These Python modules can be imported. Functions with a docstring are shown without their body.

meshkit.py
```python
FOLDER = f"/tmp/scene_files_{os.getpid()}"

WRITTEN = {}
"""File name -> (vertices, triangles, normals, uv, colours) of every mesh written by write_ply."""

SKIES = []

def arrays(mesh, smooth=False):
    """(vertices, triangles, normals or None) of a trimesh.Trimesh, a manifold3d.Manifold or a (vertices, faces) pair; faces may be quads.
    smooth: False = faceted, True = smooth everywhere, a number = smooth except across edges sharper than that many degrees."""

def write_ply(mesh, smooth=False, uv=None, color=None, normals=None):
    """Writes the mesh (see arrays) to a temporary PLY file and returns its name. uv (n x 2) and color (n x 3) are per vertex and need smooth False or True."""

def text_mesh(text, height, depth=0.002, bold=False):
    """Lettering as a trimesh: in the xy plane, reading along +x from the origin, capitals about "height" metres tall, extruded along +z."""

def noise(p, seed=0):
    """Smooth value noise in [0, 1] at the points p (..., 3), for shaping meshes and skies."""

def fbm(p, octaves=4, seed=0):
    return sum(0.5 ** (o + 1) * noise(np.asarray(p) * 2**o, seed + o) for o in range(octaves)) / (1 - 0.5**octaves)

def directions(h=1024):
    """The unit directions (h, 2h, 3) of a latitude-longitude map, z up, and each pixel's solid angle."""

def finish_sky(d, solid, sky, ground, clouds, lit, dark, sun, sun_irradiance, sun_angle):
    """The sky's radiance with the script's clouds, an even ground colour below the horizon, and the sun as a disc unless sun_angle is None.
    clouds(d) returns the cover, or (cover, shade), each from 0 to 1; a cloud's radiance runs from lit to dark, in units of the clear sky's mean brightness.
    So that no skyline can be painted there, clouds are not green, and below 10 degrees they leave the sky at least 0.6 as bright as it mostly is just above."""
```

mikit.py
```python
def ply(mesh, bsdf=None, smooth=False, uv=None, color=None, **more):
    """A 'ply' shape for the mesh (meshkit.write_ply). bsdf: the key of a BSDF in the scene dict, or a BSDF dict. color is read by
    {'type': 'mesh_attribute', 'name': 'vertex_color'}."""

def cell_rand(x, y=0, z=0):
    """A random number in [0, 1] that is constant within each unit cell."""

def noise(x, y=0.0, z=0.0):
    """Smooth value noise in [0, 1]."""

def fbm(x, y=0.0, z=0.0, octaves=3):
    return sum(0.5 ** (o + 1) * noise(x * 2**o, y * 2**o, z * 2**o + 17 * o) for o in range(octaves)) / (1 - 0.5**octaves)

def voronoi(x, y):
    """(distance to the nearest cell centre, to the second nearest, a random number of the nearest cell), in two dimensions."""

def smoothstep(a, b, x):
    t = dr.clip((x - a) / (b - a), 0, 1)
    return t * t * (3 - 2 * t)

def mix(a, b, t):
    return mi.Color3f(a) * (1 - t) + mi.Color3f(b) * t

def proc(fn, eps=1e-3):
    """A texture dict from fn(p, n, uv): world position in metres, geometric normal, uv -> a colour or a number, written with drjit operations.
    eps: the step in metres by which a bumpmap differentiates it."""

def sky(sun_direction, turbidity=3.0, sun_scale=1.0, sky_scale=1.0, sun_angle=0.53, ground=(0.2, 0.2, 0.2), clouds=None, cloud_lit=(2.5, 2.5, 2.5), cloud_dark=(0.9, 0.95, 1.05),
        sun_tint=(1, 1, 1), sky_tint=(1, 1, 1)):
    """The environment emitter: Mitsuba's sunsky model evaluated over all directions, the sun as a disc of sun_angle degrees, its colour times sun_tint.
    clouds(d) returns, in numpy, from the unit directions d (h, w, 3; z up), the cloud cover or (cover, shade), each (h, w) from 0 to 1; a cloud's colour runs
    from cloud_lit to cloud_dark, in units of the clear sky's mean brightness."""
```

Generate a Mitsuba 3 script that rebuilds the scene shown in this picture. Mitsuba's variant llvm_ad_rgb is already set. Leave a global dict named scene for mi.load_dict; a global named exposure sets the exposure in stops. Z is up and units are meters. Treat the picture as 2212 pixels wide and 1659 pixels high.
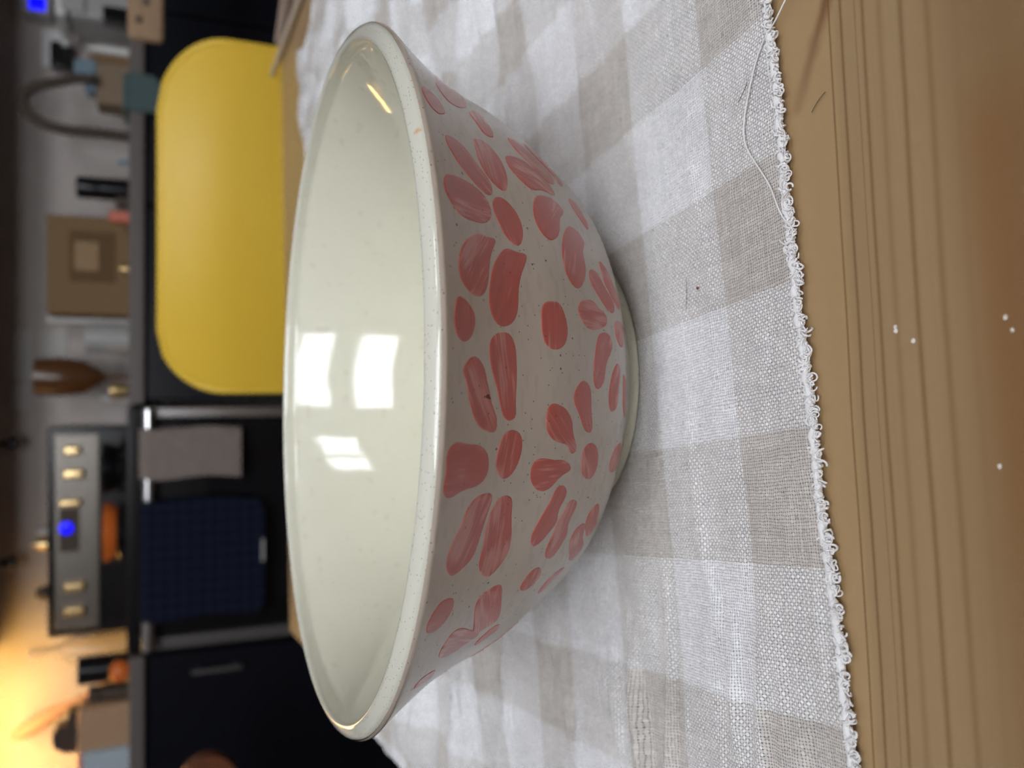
import math, random
import numpy as np, trimesh, drjit as dr, mitsuba as mi, mikit, meshkit
from scipy.interpolate import PchipInterpolator, CubicSpline
from mikit import noise, fbm, voronoi, smoothstep, mix, cell_rand, proc
T = mi.ScalarTransform4f
rng = np.random.default_rng(7)
scene, labels = {}, {}

# ---------------------------------------------------------------- camera, light, exposure
Z0 = 0.70                      # height of the table cloth above the floor; everything below is modelled relative to it
CX, CD, CH, TH, FPX = -0.0011, 0.2732, 0.1386, 0.3968, 1780.0      # the phone, held sideways, 27 cm from the bowl
cth, sth = math.cos(TH), math.sin(TH)
EYE = np.array([CX, -CD, CH + Z0])
scene['camera'] = {'type': 'thinlens', 'fov': math.degrees(2*math.atan(1106/FPX)), 'fov_axis': 'x',
    'aperture_radius': 0.00115, 'focus_distance': 0.205, 'near_clip': 0.01, 'far_clip': 50.0,
    'to_world': T().look_at(origin=EYE.tolist(), target=(EYE + [0, cth, -sth]).tolist(), up=[1, 0, 0])}
exposure = 0.0
WINDOW_LIGHT = 12.8            # daylight seen through the windows behind the camera
LAMP_LIGHT = 33.0              # warm strip under the wall cabinet

def at(px, py, Y):
    """The point at distance Y behind the bowl that lies on the sight line of a pixel of the photograph."""
    u, v = (829.5 - py)/FPX, (1106 - px)/FPX
    t = (Y + CD)/(cth + v*sth)
    return np.array([CX + u*t, Y, CH + (v*cth - sth)*t])
def span(x0, x1, y0, y1, Y):
    """(left, right, bottom, top) at distance Y of a pixel rectangle; the photograph is turned: pixel x runs down, pixel y runs to the left."""
    a, b = at((x0 + x1)/2, y0, Y), at((x0 + x1)/2, y1, Y)
    return b[0], a[0], at(x1, (y0 + y1)/2, Y)[2], at(x0, (y0 + y1)/2, Y)[2]

# ---------------------------------------------------------------- helpers
def mat(name, color, rough=0.5, metallic=0.0, spec=0.5, bump=None, scale=1.0, **kw):
    b = {'type': 'principled', 'base_color': color if isinstance(color, dict) else {'type': 'rgb', 'value': list(color)}, 'roughness': rough, 'metallic': metallic, **kw}
    if metallic == 0: b['specular'] = spec
    if bump is not None: b = {'type': 'bumpmap', 'arbitrary': bump, 'scale': scale, 'bsdf': b}
    scene[name] = {'type': 'twosided', 'bsdf': b}
def add(key, mesh, m, smooth=30, **kw):
    """One entry of the scene; a taken key gets the next number. Meshes are moved up by the height of the table."""
    k, n = key, 0
    while k in scene: n += 1; k = '%s_%03d' % (key, n)
    if hasattr(mesh, 'vertices'): v, f = np.array(mesh.vertices), np.array(mesh.faces)
    else: v, f = np.asarray(mesh[0], float), np.asarray(mesh[1])
    scene[k] = mikit.ply((v + [0, 0, Z0], f), m, smooth=smooth, **kw)
    return k
def tag(key, label=None, cat=None, group=None, kind=None):
    labels[key] = {k: v for k, v in dict(label=label, category=cat, group=group, kind=kind).items() if v}
    return key
def thing(key, label, cat, group=None):
    """The key of a thing whose parts follow."""
    k, n = key, 0
    while k in labels: n += 1; k = '%s_%03d' % (key, n)
    return tag(k, label, cat, group)
def rbox(x0, x1, y0, y1, z0, z1, r=0.004, sub=1):
    """A box with rounded edges."""
    r = min(r, 0.49*min(x1 - x0, y1 - y0, z1 - z0))
    s = trimesh.creation.icosphere(subdivisions=sub, radius=r).vertices
    c = [(x, y, z) for x in (x0 + r, x1 - r) for y in (y0 + r, y1 - r) for z in (z0 + r, z1 - r)]
    return trimesh.convex.convex_hull(np.vstack([s + p for p in c]))
def rot(mesh, axis, deg, about):
    m = mesh.copy(); m.apply_transform(trimesh.transformations.rotation_matrix(math.radians(deg), axis, about)); return m
def lathe(prof, n=40, loc=(0, 0, 0)):
    """A solid of revolution from (radius, height) pairs."""
    p = np.array(prof, float); a = np.linspace(0, 2*np.pi, n, endpoint=False)
    v = np.stack([p[:, None, 0]*np.cos(a), p[:, None, 0]*np.sin(a), np.repeat(p[:, 1:2], n, 1)], -1).reshape(-1, 3) + loc
    i, j = np.meshgrid(np.arange(len(p) - 1), np.arange(n), indexing='ij'); j2 = (j + 1) % n
    q = np.stack([i*n + j, i*n + j2, (i + 1)*n + j2, (i + 1)*n + j], -1).reshape(-1, 4)
    return v, np.vstack([q[:, [0, 1, 2]], q[:, [0, 2, 3]]])
def tube(pts, r, sides=8, cap=True):
    p = np.asarray(pts, float); r = np.broadcast_to(r, (len(p),))
    t = np.gradient(p, axis=0); t /= np.linalg.norm(t, axis=1, keepdims=True) + 1e-12
    n = np.cross(t[0], [0.31, 0.52, 0.8]); n /= np.linalg.norm(n); N = []
    for k in range(len(p)):
        n = n - t[k]*(n @ t[k]); n /= np.linalg.norm(n) + 1e-12; N.append(n)
    N = np.array(N); B = np.cross(t, N); a = np.arange(sides)*2*np.pi/sides
    v = (p[:, None] + r[:, None, None]*(np.cos(a)[None, :, None]*N[:, None] + np.sin(a)[None, :, None]*B[:, None])).reshape(-1, 3)
    i, j = np.meshgrid(np.arange(len(p) - 1), np.arange(sides), indexing='ij'); j2 = (j + 1) % sides
    q = np.stack([i*sides + j, i*sides + j2, (i + 1)*sides + j2, (i + 1)*sides + j], -1).reshape(-1, 4)
    f = np.vstack([q[:, [0, 1, 2]], q[:, [0, 2, 3]]])
    if cap:
        k = len(v); v = np.vstack([v, p[0], p[-1]]); J = np.arange(sides); J2 = (J + 1) % sides; e = (len(p) - 1)*sides
        f = np.vstack([f, np.stack([J2, J, J*0 + k], -1), np.stack([e + J, e + J2, J*0 + k + 1], -1)])
    return v, f
def smoothpts(pts, n=40, closed=False):
    p = np.asarray(pts, float)
    if closed: p = np.vstack([p, p[:1]])
    s = np.concatenate([[0], np.cumsum(np.linalg.norm(np.diff(p, axis=0), axis=1))])
    return CubicSpline(s, p, bc_type='periodic' if closed else 'natural')(np.linspace(0, s[-1], n, endpoint=not closed))
def extrude(poly, y0, y1):
    """A polygon in (x, z), thickened from y0 to y1."""
    from shapely.geometry import Polygon
    m = trimesh.creation.extrude_polygon(Polygon(poly), y1 - y0)
    v = np.array(m.vertices); return trimesh.Trimesh(np.stack([v[:, 0], y0 + (y1 - y0) - v[:, 2], v[:, 1]], -1), m.faces, process=False)
def merge(*ms):
    return trimesh.util.concatenate([m if hasattr(m, 'vertices') else trimesh.Trimesh(m[0], m[1], process=False) for m in ms])

# ---------------------------------------------------------------- materials
def nfbm(x, y, o=4, seed=0.0):
    return fbm(x + seed, y + seed*1.7, seed*0.3, o)
mat('plaster', proc(lambda p, n, uv: mix((.34, .32, .30), (.38, .36, .335), fbm(p.x*3, p.y*3, p.z*3))), .85, spec=.2)
mat('splash_wall', (.55, .49, .455), .55, spec=.3)
mat('ceiling_white', (.46, .45, .44), .9, spec=.2)
mat('floor_wood', proc(lambda p, n, uv: mix((.07, .045, .03), (.11, .072, .045), fbm(p.x*3, p.y*40, 0, 4))), .5)
mat('cabinet_black', (.005, .006, .010), .30, spec=.3)
mat('cabinet_edge', (.035, .028, .024), .4)
mat('counter_grey', (.135, .118, .110), .5, spec=.3)
mat('upper_cabinet', (.07, .05, .045), .5)
mat('steel', proc(lambda p, n, uv: mix((.15, .135, .118), (.19, .172, .15), noise(p.x*4, 0, p.z*600))), .38, metallic=1.0)
mat('bright_steel', (.86, .86, .87), .22, metallic=1.0)
mat('dark_steel', (.16, .15, .15), .35, metallic=.6)
mat('black_enamel', (.005, .005, .006), .25, spec=.35)
mat('black_glass', (.008, .008, .010), .08)
mat('brass', (.85, .62, .30), .3, metallic=1.0)
mat('orange_enamel', (.75, .17, .03), .3)
mat('coral_paint', (.62, .16, .10), .5)
mat('cardboard', (.24, .15, .075), .8, spec=.2)
mat('kraft', (.46, .30, .19), .8, spec=.2)
mat('kraft_pale', (.36, .235, .13), .7, spec=.2)
mat('kraft_dark', (.15, .088, .042), .8, spec=.2)
mat('dark_brown', (.05, .032, .02), .6)
mat('amber', (.10, .040, .014), .25)
mat('tan_box', (.26, .19, .13), .8, spec=.2)
mat('white_plastic', (.72, .71, .69), .4)
mat('grey_plastic', (.40, .39, .38), .4)
mat('paper', (.62, .60, .57), .8, spec=.2)
mat('teal_cloth', (.085, .125, .125), .9, spec=.1)
mat('blue_cloth', (.20, .28, .34), .9, spec=.1)
mat('blue_card', (.42, .52, .60), .6)
mat('pink_plastic', (.36, .20, .15), .6)
mat('pink_towel', proc(lambda p, n, uv: mix((.225, .185, .165), (.28, .23, .205), fbm(p.x*60, p.y*60, p.z*60))), .95, spec=.1)
def navy(p, n, uv):
    g = dr.minimum(dr.abs(p.x*38 - dr.floor(p.x*38) - .5), dr.abs(p.z*38 - dr.floor(p.z*38) - .5))
    return mix((.014, .017, .034), (.007, .009, .021), smoothstep(.06, .12, g))
mat('navy_check', proc(navy), .95, spec=.1)
mat('yellow_shell', (.76, .50, .05), .42, spec=.35)
mat('pine_leg', (.50, .33, .17), .5)
mat('chair_wood', proc(lambda p, n, uv: mix((.30, .19, .11), (.37, .24, .14), fbm(p.x*12, p.y*12, p.z*120))), .5)
mat('red_wood', proc(lambda p, n, uv: mix((.12, .036, .016), (.17, .056, .024), fbm(p.x*12, p.y*12, p.z*90))), .4)
mat('stick_wood', (.52, .44, .38), .55)
mat('stick_brown', (.33, .25, .21), .6)
mat('hair', (.03, .022, .018), .5)
mat('crumb_white', (.72, .68, .62), .8)
mat('crumb_red', (.16, .03, .02), .6)
mat('cotton', (.76, .75, .75), .95, spec=.05, sheen=.4)
scene['jar_glass'] = {'type': 'dielectric', 'int_ior': 1.5}

# pine: growth lines run along the table, a stave at a time
YAW = math.radians(6.5); cy, sy = math.cos(YAW), math.sin(YAW)
def table_uv(p): return p.x*cy + p.y*sy, -p.x*sy + p.y*cy
LINES = [(-.1318, .00028, .75), (-.1352, .00042, .75), (-.1392, .0002, .4), (-.1413, .00048, .65), (-.1456, .0008, .30), (-.1510, .00065, .62), (-.1572, .0008, .45), (-.1632, .0009, .15)]
def pine(p, n, uv):
    u, v = table_uv(p)
    w = v + .0016*(fbm(u*7, v*9, 3.0, 3) - .5) + .0004*(noise(u*40, v*60, 1.0) - .5) + .0367*(u + .035)
    stave = dr.floor((v + .105)/.077)
    tone = cell_rand(stave, 3.0, 1.0)
    far = smoothstep(-.112, -.105, v)
    ring = mi.Float(0)
    for c, wd, a in LINES: ring = dr.maximum(ring, a*dr.exp(-dr.square((w - c)/wd)))
    # other staves: repeating growth rings of their own
    q = (w*(170 + 90*tone) + tone*40 + 1.5*noise(u*5, v*20, 8.0)); fr = q - dr.floor(q)
    c0 = smoothstep(-.1345, -.1310, w)
    ring = dr.select((v > -.112) | (v < -.205), .6*smoothstep(.55, .95, fr)*smoothstep(1.0, .95, fr), ring)
    fine = noise(u*25, v*2600, 2.0)*.6 + noise(u*80, v*1100, 5.0)*.4
    c = mix((.345, .232, .122), (.31, .205, .105), fbm(u*6, v*42, 4.0, 3))
    c = mix(c, (.29, .195, .108), .35*fine)
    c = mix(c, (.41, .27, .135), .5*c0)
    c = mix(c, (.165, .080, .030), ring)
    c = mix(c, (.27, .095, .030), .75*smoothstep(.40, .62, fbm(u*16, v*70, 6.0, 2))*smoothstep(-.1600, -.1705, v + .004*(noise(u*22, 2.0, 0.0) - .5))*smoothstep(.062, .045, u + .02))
    c = mix(c, (.185, .105, .045), .8*smoothstep(-.150, -.176, v + .004*(noise(u*18, 5.0, 0.0) - .5)))  # shade of the phone painted into the wood towards the near edge
    # dark streak running out from under the cloth
    kx, ky = .0880 - .0655, -.1262 + .1168; L2 = kx*kx + ky*ky
    s = dr.clip(((p.x - .0655)*kx + (p.y + .1168)*ky)/L2, 0, 1)
    d = dr.sqrt(dr.square(p.x - .0655 - s*kx) + dr.square(p.y + .1168 - s*ky))
    dark_streak = dr.exp(-dr.square(d/(.0012 + .0010*noise(p.x*300, p.y*300, 1.0))))*(.35 + .65*s)
    return mix(c, (.15, .06, .025), .85*dark_streak)
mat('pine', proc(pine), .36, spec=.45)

# ---------------------------------------------------------------- the room
YW, YB = 2.42, -1.02           # kitchen wall, window wall (behind the camera)
XL, XR, ZF, ZC = -2.5, 2.5, -Z0, 2.05
FRONT = 1.80                   # front of the kitchen counter
ZTOP = at(279, 400, FRONT)[2]  # its top
def struct(name, mesh, m, **kw):
    return tag(add(name, mesh, m, **kw), kind='structure')
box = lambda x0, x1, y0, y1, z0, z1: trimesh.creation.box(bounds=[[x0, y0, z0], [x1, y1, z1]])
struct('floor', box(XL - .1, XR + .1, YB - .1, YW + .1, ZF - .05, ZF), 'floor_wood')

struct('wall_kitchen', box(XL - .1, XR + .1, YW, YW + .1, ZF, ZC), 'splash_wall')
struct('wall_left', box(XL - .1, XL, YB - .1, YW + .1, ZF, ZC), 'plaster')
struct('wall_right', box(XR, XR + .1, YB - .1, YW + .1, ZF, ZC), 'plaster')
WINDOWS = [(-.55, .34, .66, 1.10), (-.55, .34, 1.32, 1.94), (.64, 1.32, 1.12, 1.74)]
from shapely.geometry import box as sbox, Polygon
struct('ceiling', box(XL - .1, XR + .1, YB - .1, YW + .1, ZC, ZC + .05), 'ceiling_white')
wall = sbox(XL - .1, ZF, XR + .1, ZC)
for w in WINDOWS: wall = wall.difference(sbox(w[0], w[2], w[1], w[3]))
m = trimesh.creation.extrude_polygon(wall, .1); v = np.array(m.vertices)
struct('wall_window', trimesh.Trimesh(np.stack([v[:, 0], YB - v[:, 2], v[:, 1]], -1), m.faces, process=False), 'plaster', smooth=False)
for k, (x0, x1, z0, z1) in enumerate(WINDOWS, 1):
    f = .035
    key = struct('window_%d' % k, merge(box(x0, x1, YB - .08, YB - .02, z0, z0 + f), box(x0, x1, YB - .08, YB - .02, z1 - f, z1),
        box(x0, x0 + f, YB - .08, YB - .02, z0, z1), box(x1 - f, x1, YB - .08, YB - .02, z0, z1), *([box((x0 + x1)/2 - .02, (x0 + x1)/2 + .02, YB - .08, YB - .02, z0, z1)] if k == 3 else [])), 'white_plastic', smooth=False)
    pane = (np.array([(x0, YB - .06, z0), (x1, YB - .06, z0), (x1, YB - .06, z1), (x0, YB - .06, z1)]), np.array([[0, 2, 1], [0, 3, 2]]))
    add(key + '__pane', pane, 'paper', smooth=False, emitter={'type': 'area', 'radiance': {'type': 'rgb', 'value': [WINDOW_LIGHT*c for c in (.96, 1.0, 1.06)]}})

# ---------------------------------------------------------------- kitchen: cabinets, worktops, range
def cabinet(x0, x1, doors, label, handles):
    t = thing('base_cabinet', label, 'cabinet')
    add(t + '__carcass', box(x0, x1, FRONT + .03, YW - .005, ZF + .10, ZTOP - .034), 'cabinet_black')
    add(t + '__plinth', box(x0, x1, FRONT + .08, FRONT + .10, ZF, ZF + .10), 'cabinet_black')
    for (a, b, z0, z1), hd in zip(doors, handles):
        d = add(t + '__door', rbox(a + .002, b - .002, FRONT + .008, FRONT + .028, z0 + .002, z1 - .002, .003), 'cabinet_black')
        if hd:
            hx, h0, h1 = hd
            add(d + '__handle', merge(tube([(hx, FRONT - .02, h0), (hx, FRONT - .02, h1)], .0055, 10), tube([(hx, FRONT - .02, h0 + .015), (hx, FRONT + .01, h0 + .015)], .004), tube([(hx, FRONT - .02, h1 - .015), (hx, FRONT + .01, h1 - .015)], .004)), 'dark_steel')
    return t
RX0, RX1 = at(300, 1412, FRONT)[0], at(300, 876, FRONT)[0]      # left and right side of the range
zb, zt = ZF + .10, ZTOP - .036
cabinet(RX1 + .012, RX1 + .462, [(RX1 + .012, RX1 + .462, zb, zt)], 'black base cabinet behind the yellow chair, next to the range', [None])
cabinet(RX1 + .464, RX1 + .914, [(RX1 + .464, RX1 + .914, zb, zt)], 'black base cabinet behind the wooden chair at the top of the photo', [None])
cabinet(RX1 + .916, RX1 + 1.366, [(RX1 + .916, RX1 + 1.366, zb, zt)], 'black base cabinet past the wooden chair, cut off by the top edge of the photo', [None])
h0, h1 = at(522, 1447, FRONT - .02)[2], at(414, 1447, FRONT - .02)[2]
cabinet(RX0 - .89, RX0 - .012, [(RX0 - .452, RX0 - .012, zb, zt), (RX0 - .89, RX0 - .454, zb, zt)], 'black base cabinet with a slim bar handle near the bottom of the photo', [(at(465, 1447, FRONT - .02)[0], h0, h1), None])
for a, b, side in ((RX1 + .004, RX1 + 1.37, 'grey worktop under the brown gift box and the hoop'), (RX0 - .9, RX0 - .004, 'grey worktop in the lamp light under the tan paper bag')):
    k = add('worktop', rbox(a, b, FRONT - .012, YW - .004, ZTOP - .032, ZTOP, .003), 'counter_grey'); tag(k, side, 'worktop')
# wall cabinet above, its lamp strip and hooks
UY = 2.08
uz = at(17, 800, YW)[2]
UXM = at(17, 1395, YW)[0]
def wall_cabinet(label, UX0, UX1, uz, n):
    t = thing('wall_cabinet', label, 'cabinet')
    add(t + '__carcass', box(UX0, UX1, UY + .02, YW - .004, uz + .03, uz + .60), 'upper_cabinet')
    for k in range(n):
        a = UX0 + k*(UX1 - UX0)/n
        add(t + '__door', rbox(a + .002, a + (UX1 - UX0)/n - .002, UY, UY + .019, uz, uz + .60, .003), 'upper_cabinet')
    return t
wall_cabinet('dark brown wall cabinet over the lamp-lit wall', -1.75, UXM - .003, uz + .085, 3)
t = wall_cabinet('long dark brown wall cabinet over range and worktop with two black knobs below', UXM, 1.75, uz, 5)
for px, py in ((20, 958), (18, 1215)):
    q = at(px, py, UY + .22)
    add(t + '__knob', lathe([(.0, -.020), (.012, -.020), (.017, -.013), (.017, -.002), (.010, .004), (.006, .03), (.006, uz + .029 - q[2]), (0, uz + .029 - q[2])], 24, q), 'black_enamel')
LX0, LX1 = -1.34, -.76
lz = uz + .085 + .012
t = thing('lamp_strip', 'warm strip lamp under the wall cabinet over the paper bag', 'lamp')
add(t + '__housing', rbox(LX0 - .02, LX1 + .02, UY + .11, UY + .22, lz, lz + .016, .003), 'white_plastic')
add(t + '__diffuser', box(LX0, LX1, UY + .12, UY + .21, lz - .006, lz - .0005), 'white_plastic', smooth=False, emitter={'type': 'area', 'radiance': {'type': 'rgb', 'value': [LAMP_LIGHT*c for c in (1.0, .58, .16)]}})
# range
t = thing('range', 'black and steel kitchen range with a knob panel at the back', 'oven')
add(t + '__body', box(RX0 + .012, RX1 - .012, FRONT + .03, YW - .03, ZF + .02, ZTOP - .022), 'black_enamel')
add(t + '__cooktop', rbox(RX0 + .002, RX1 - .002, FRONT - .02, YW - .03, ZTOP - .026, ZTOP + .004, .004), 'black_enamel')
dz0, dz1 = ZF + .24, ZTOP - .034
add(t + '__side_trim', rbox(RX1 - .030, RX1 - .004, FRONT - .015, FRONT + .03, ZF + .05, dz1 + .004, .004), 'bright_steel')
add(t + '__side_trim', rbox(RX0 + .004, RX0 + .034, FRONT - .010, FRONT + .03, ZF + .05, dz1, .004), 'dark_steel')
d = add(t + '__door', rbox(RX0 + .038, RX1 - .034, FRONT - .008, FRONT + .03, dz0, dz1, .004), 'black_enamel')
add(d + '__window', rbox(RX0 + .10, RX1 - .10, FRONT - .0095, FRONT - .004, dz0 + .08, dz1 - .13, .001), 'black_glass')
hz = at(320, 1050, FRONT - .05)[2]
hx0, hx1 = at(320, 1398, FRONT - .05)[0], at(320, 892, FRONT - .05)[0]
add(d + '__handle', merge(tube([(hx0 - .008, FRONT - .05, hz), (hx1 + .008, FRONT - .05, hz)], .0135, 16), *[tube([(x, FRONT - .05, hz), (x, FRONT, hz)], .011, 12) for x in (hx0 + .006, hx1 - .004)]), 'bright_steel')
add(t + '__drawer', rbox(RX0 + .038, RX1 - .034, FRONT - .004, FRONT + .03, ZF + .05, dz0 - .006, .004), 'black_enamel')
# knob panel at the back
PY = 2.30
x0, x1, z0, z1 = span(103, 234, 922, 1372, PY)
p_ = add(t + '__back_panel', rbox(x0, x1, PY, PY + .07, ZTOP + .004, z1, .008), 'black_enamel')
x0, x1, z0, z1 = span(117, 216, 936, 1357, PY)
add(p_ + '__face_plate', rbox(x0, x1, PY - .006, PY + .004, z0, z1, .004), 'steel')
x0, x1, z0, z1 = span(129, 172, 1097, 1191, PY)
add(p_ + '__display', rbox(x0, x1, PY - .009, PY, z0, z1, .002), 'dark_brown')
c = at(143, 1141, PY - .010)
add(p_ + '__indicator_light', lathe([(0, -.003), (.016, -.003), (.018, 0), (.016, .002), (0, .003)], 24)[0][:, [0, 2, 1]]*[.95, 1, 1.05] + c if 0 else rot(trimesh.Trimesh(*lathe([(0, -.003), (.016, -.003), (.018, 0), (.016, .002), (0, .003)], 24, c)), (1, 0, 0), 90, c), 'black_enamel',
    emitter={'type': 'area', 'radiance': {'type': 'rgb', 'value': [.0, .0, 1.6]}})
for xa, xb, ya, yb in ((137, 173, 964, 983), (136, 181, 1014, 1034), (126, 175, 1079, 1095), (137, 183, 1258, 1278), (137, 183, 1311, 1331)):
    x0, x1, z0, z1 = span(xa, xb, ya, yb, PY - .02)
    k = add(p_ + '__knob', rbox(x0, x1, PY - .030, PY - .005, z0, z1, .006), 'brass')  # warm lamp reflection put into the gold colour of the knobs
labels[p_] = {'label': 'black upright panel with a steel face and a row of knobs'}
# cookware on the range
def pan(px0, px1, py0, py1, Y, m, label, cat, name, hh=None):
    x0, x1, z0, z1 = span(px0, px1, py0, py1, Y); r = (x1 - x0)/2; z = at(px1, py0, Y)[2]; h = z1 - z
    t = thing(name, label, cat)
    c = ((x0 + x1)/2, Y, z)
    add(t + '__bowl', lathe([(0, 0), (r*.80, 0), (r*.88, .006), (r, h*.8), (r, h), (r*.95, h), (r*.92, h*.75), (r*.80, .012), (0, .010)], 40, c), m)
    add(t + '__handle', tube(smoothpts([(c[0], Y + r*.9, z + h*.8), (c[0], Y + r + .03, z + h*.9), (c[0], Y + r + .09, z + h)], 12), .007), m)
    g = thing('burner_grate', 'black iron burner grate under the ' + ('orange' if m == 'orange_enamel' else 'black') + ' pan on the cooktop', 'grate')
    rg = min(r*.95, .085)
    add(g + '__ring', merge(*[tube([(c[0] + rg*math.cos(q), Y + rg*math.sin(q), z - .007) for q in np.linspace(0, 2*np.pi, 33)], .0045, 8, cap=False)] + [tube([(c[0] + rg*.25*math.cos(q), Y + rg*.25*math.sin(q), z - .005), (c[0] + rg*math.cos(q), Y + rg*math.sin(q), z - .005), (c[0] + rg*math.cos(q), Y + rg*math.sin(q), ZTOP + .0045)], .004, 8) for q in np.arange(4)*np.pi/2 + .6]), 'black_enamel')
pan(226, 254, 1085, 1212, 2.00, 'orange_enamel', 'orange enamel pan on the cooktop beside the steel knob panel', 'pan', 'saucepan', .055)
pan(222, 254, 955, 1066, 2.06, 'black_enamel', 'black pan on the cooktop next to the orange pan', 'pan', 'frying_pan', .06)
# towels over the oven handle
def towel(px0, px1, py0, py1, m, label, front=.0, bottom_round=0.0):
    x0, x1 = at(450, py1, FRONT - .07)[0], at(450, py0, FRONT - .07)[0]
    zlow = at(px1, (py0 + py1)/2, FRONT - .07)[2]
    n, rr = 26, .0165
    s = [(FRONT - .05 + rr + .002*0, hz - .20 + .20*i/8) for i in range(8)] + [(FRONT - .05 + rr*math.cos(a), hz + rr*math.sin(a)) for a in np.linspace(0, math.pi, 9)] + [(FRONT - .05 - rr - front*i/12, hz + (zlow - hz)*i/12) for i in range(1, 13)]
    X = np.linspace(x0, x1, n); V = []
    for i, (y, z) in enumerate(s):
        w = .0025*np.sin(np.linspace(0, 9, n) + .15*i)*min(1, abs(z - hz)/.08)
        cut = bottom_round*np.clip(1 - np.minimum(np.arange(n), n - 1 - np.arange(n))/3, 0, 1)**2*(i > len(s) - 3)
        V.append(np.stack([X + .004*np.sin(z*30)*(1 if i > 16 else 0), y - np.abs(w) if i > 12 else y + np.abs(w)*.5, np.full(n, z) + cut], -1))
    V = np.array(V); o = V.copy(); k = len(s)
    i, j = np.meshgrid(np.arange(k - 1), np.arange(n - 1), indexing='ij')
    q = np.stack([i*n + j, i*n + j + 1, (i + 1)*n + j + 1, (i + 1)*n + j], -1).reshape(-1, 4)
    f = np.vstack([q[:, [0, 1, 2]], q[:, [0, 2, 3]]])
    sh = trimesh.Trimesh(V.reshape(-1, 3), f, process=False)
    nv = sh.vertex_normals*.0022; v2 = V.reshape(-1, 3) - nv*(1 if (nv[k*n//2, 2] < 0) else -1)
    key = add('hand_towel', merge(sh, trimesh.Trimesh(v2, f[:, ::-1], process=False)), m, smooth=True)
    return tag(key, label, 'towel')
towel(0, 521, 924, 1030, 'pink_towel', 'dusty pink towel over the oven handle, nearer the yellow chair')
nt = towel(0, 572, 1078, 1332, 'navy_check', 'navy checked tea towel hanging from the oven handle', bottom_round=.02)
q = at(568, 1188, FRONT - .075)
add(nt + '__tag', rbox(q[0] - .026, q[0] + .026, q[1] - .003, q[1], q[2] - .0035, q[2] + .0035, .001), 'grey_plastic'); labels[nt + '__tag'] = {'label': 'small pale tag at the hem'}

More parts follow.
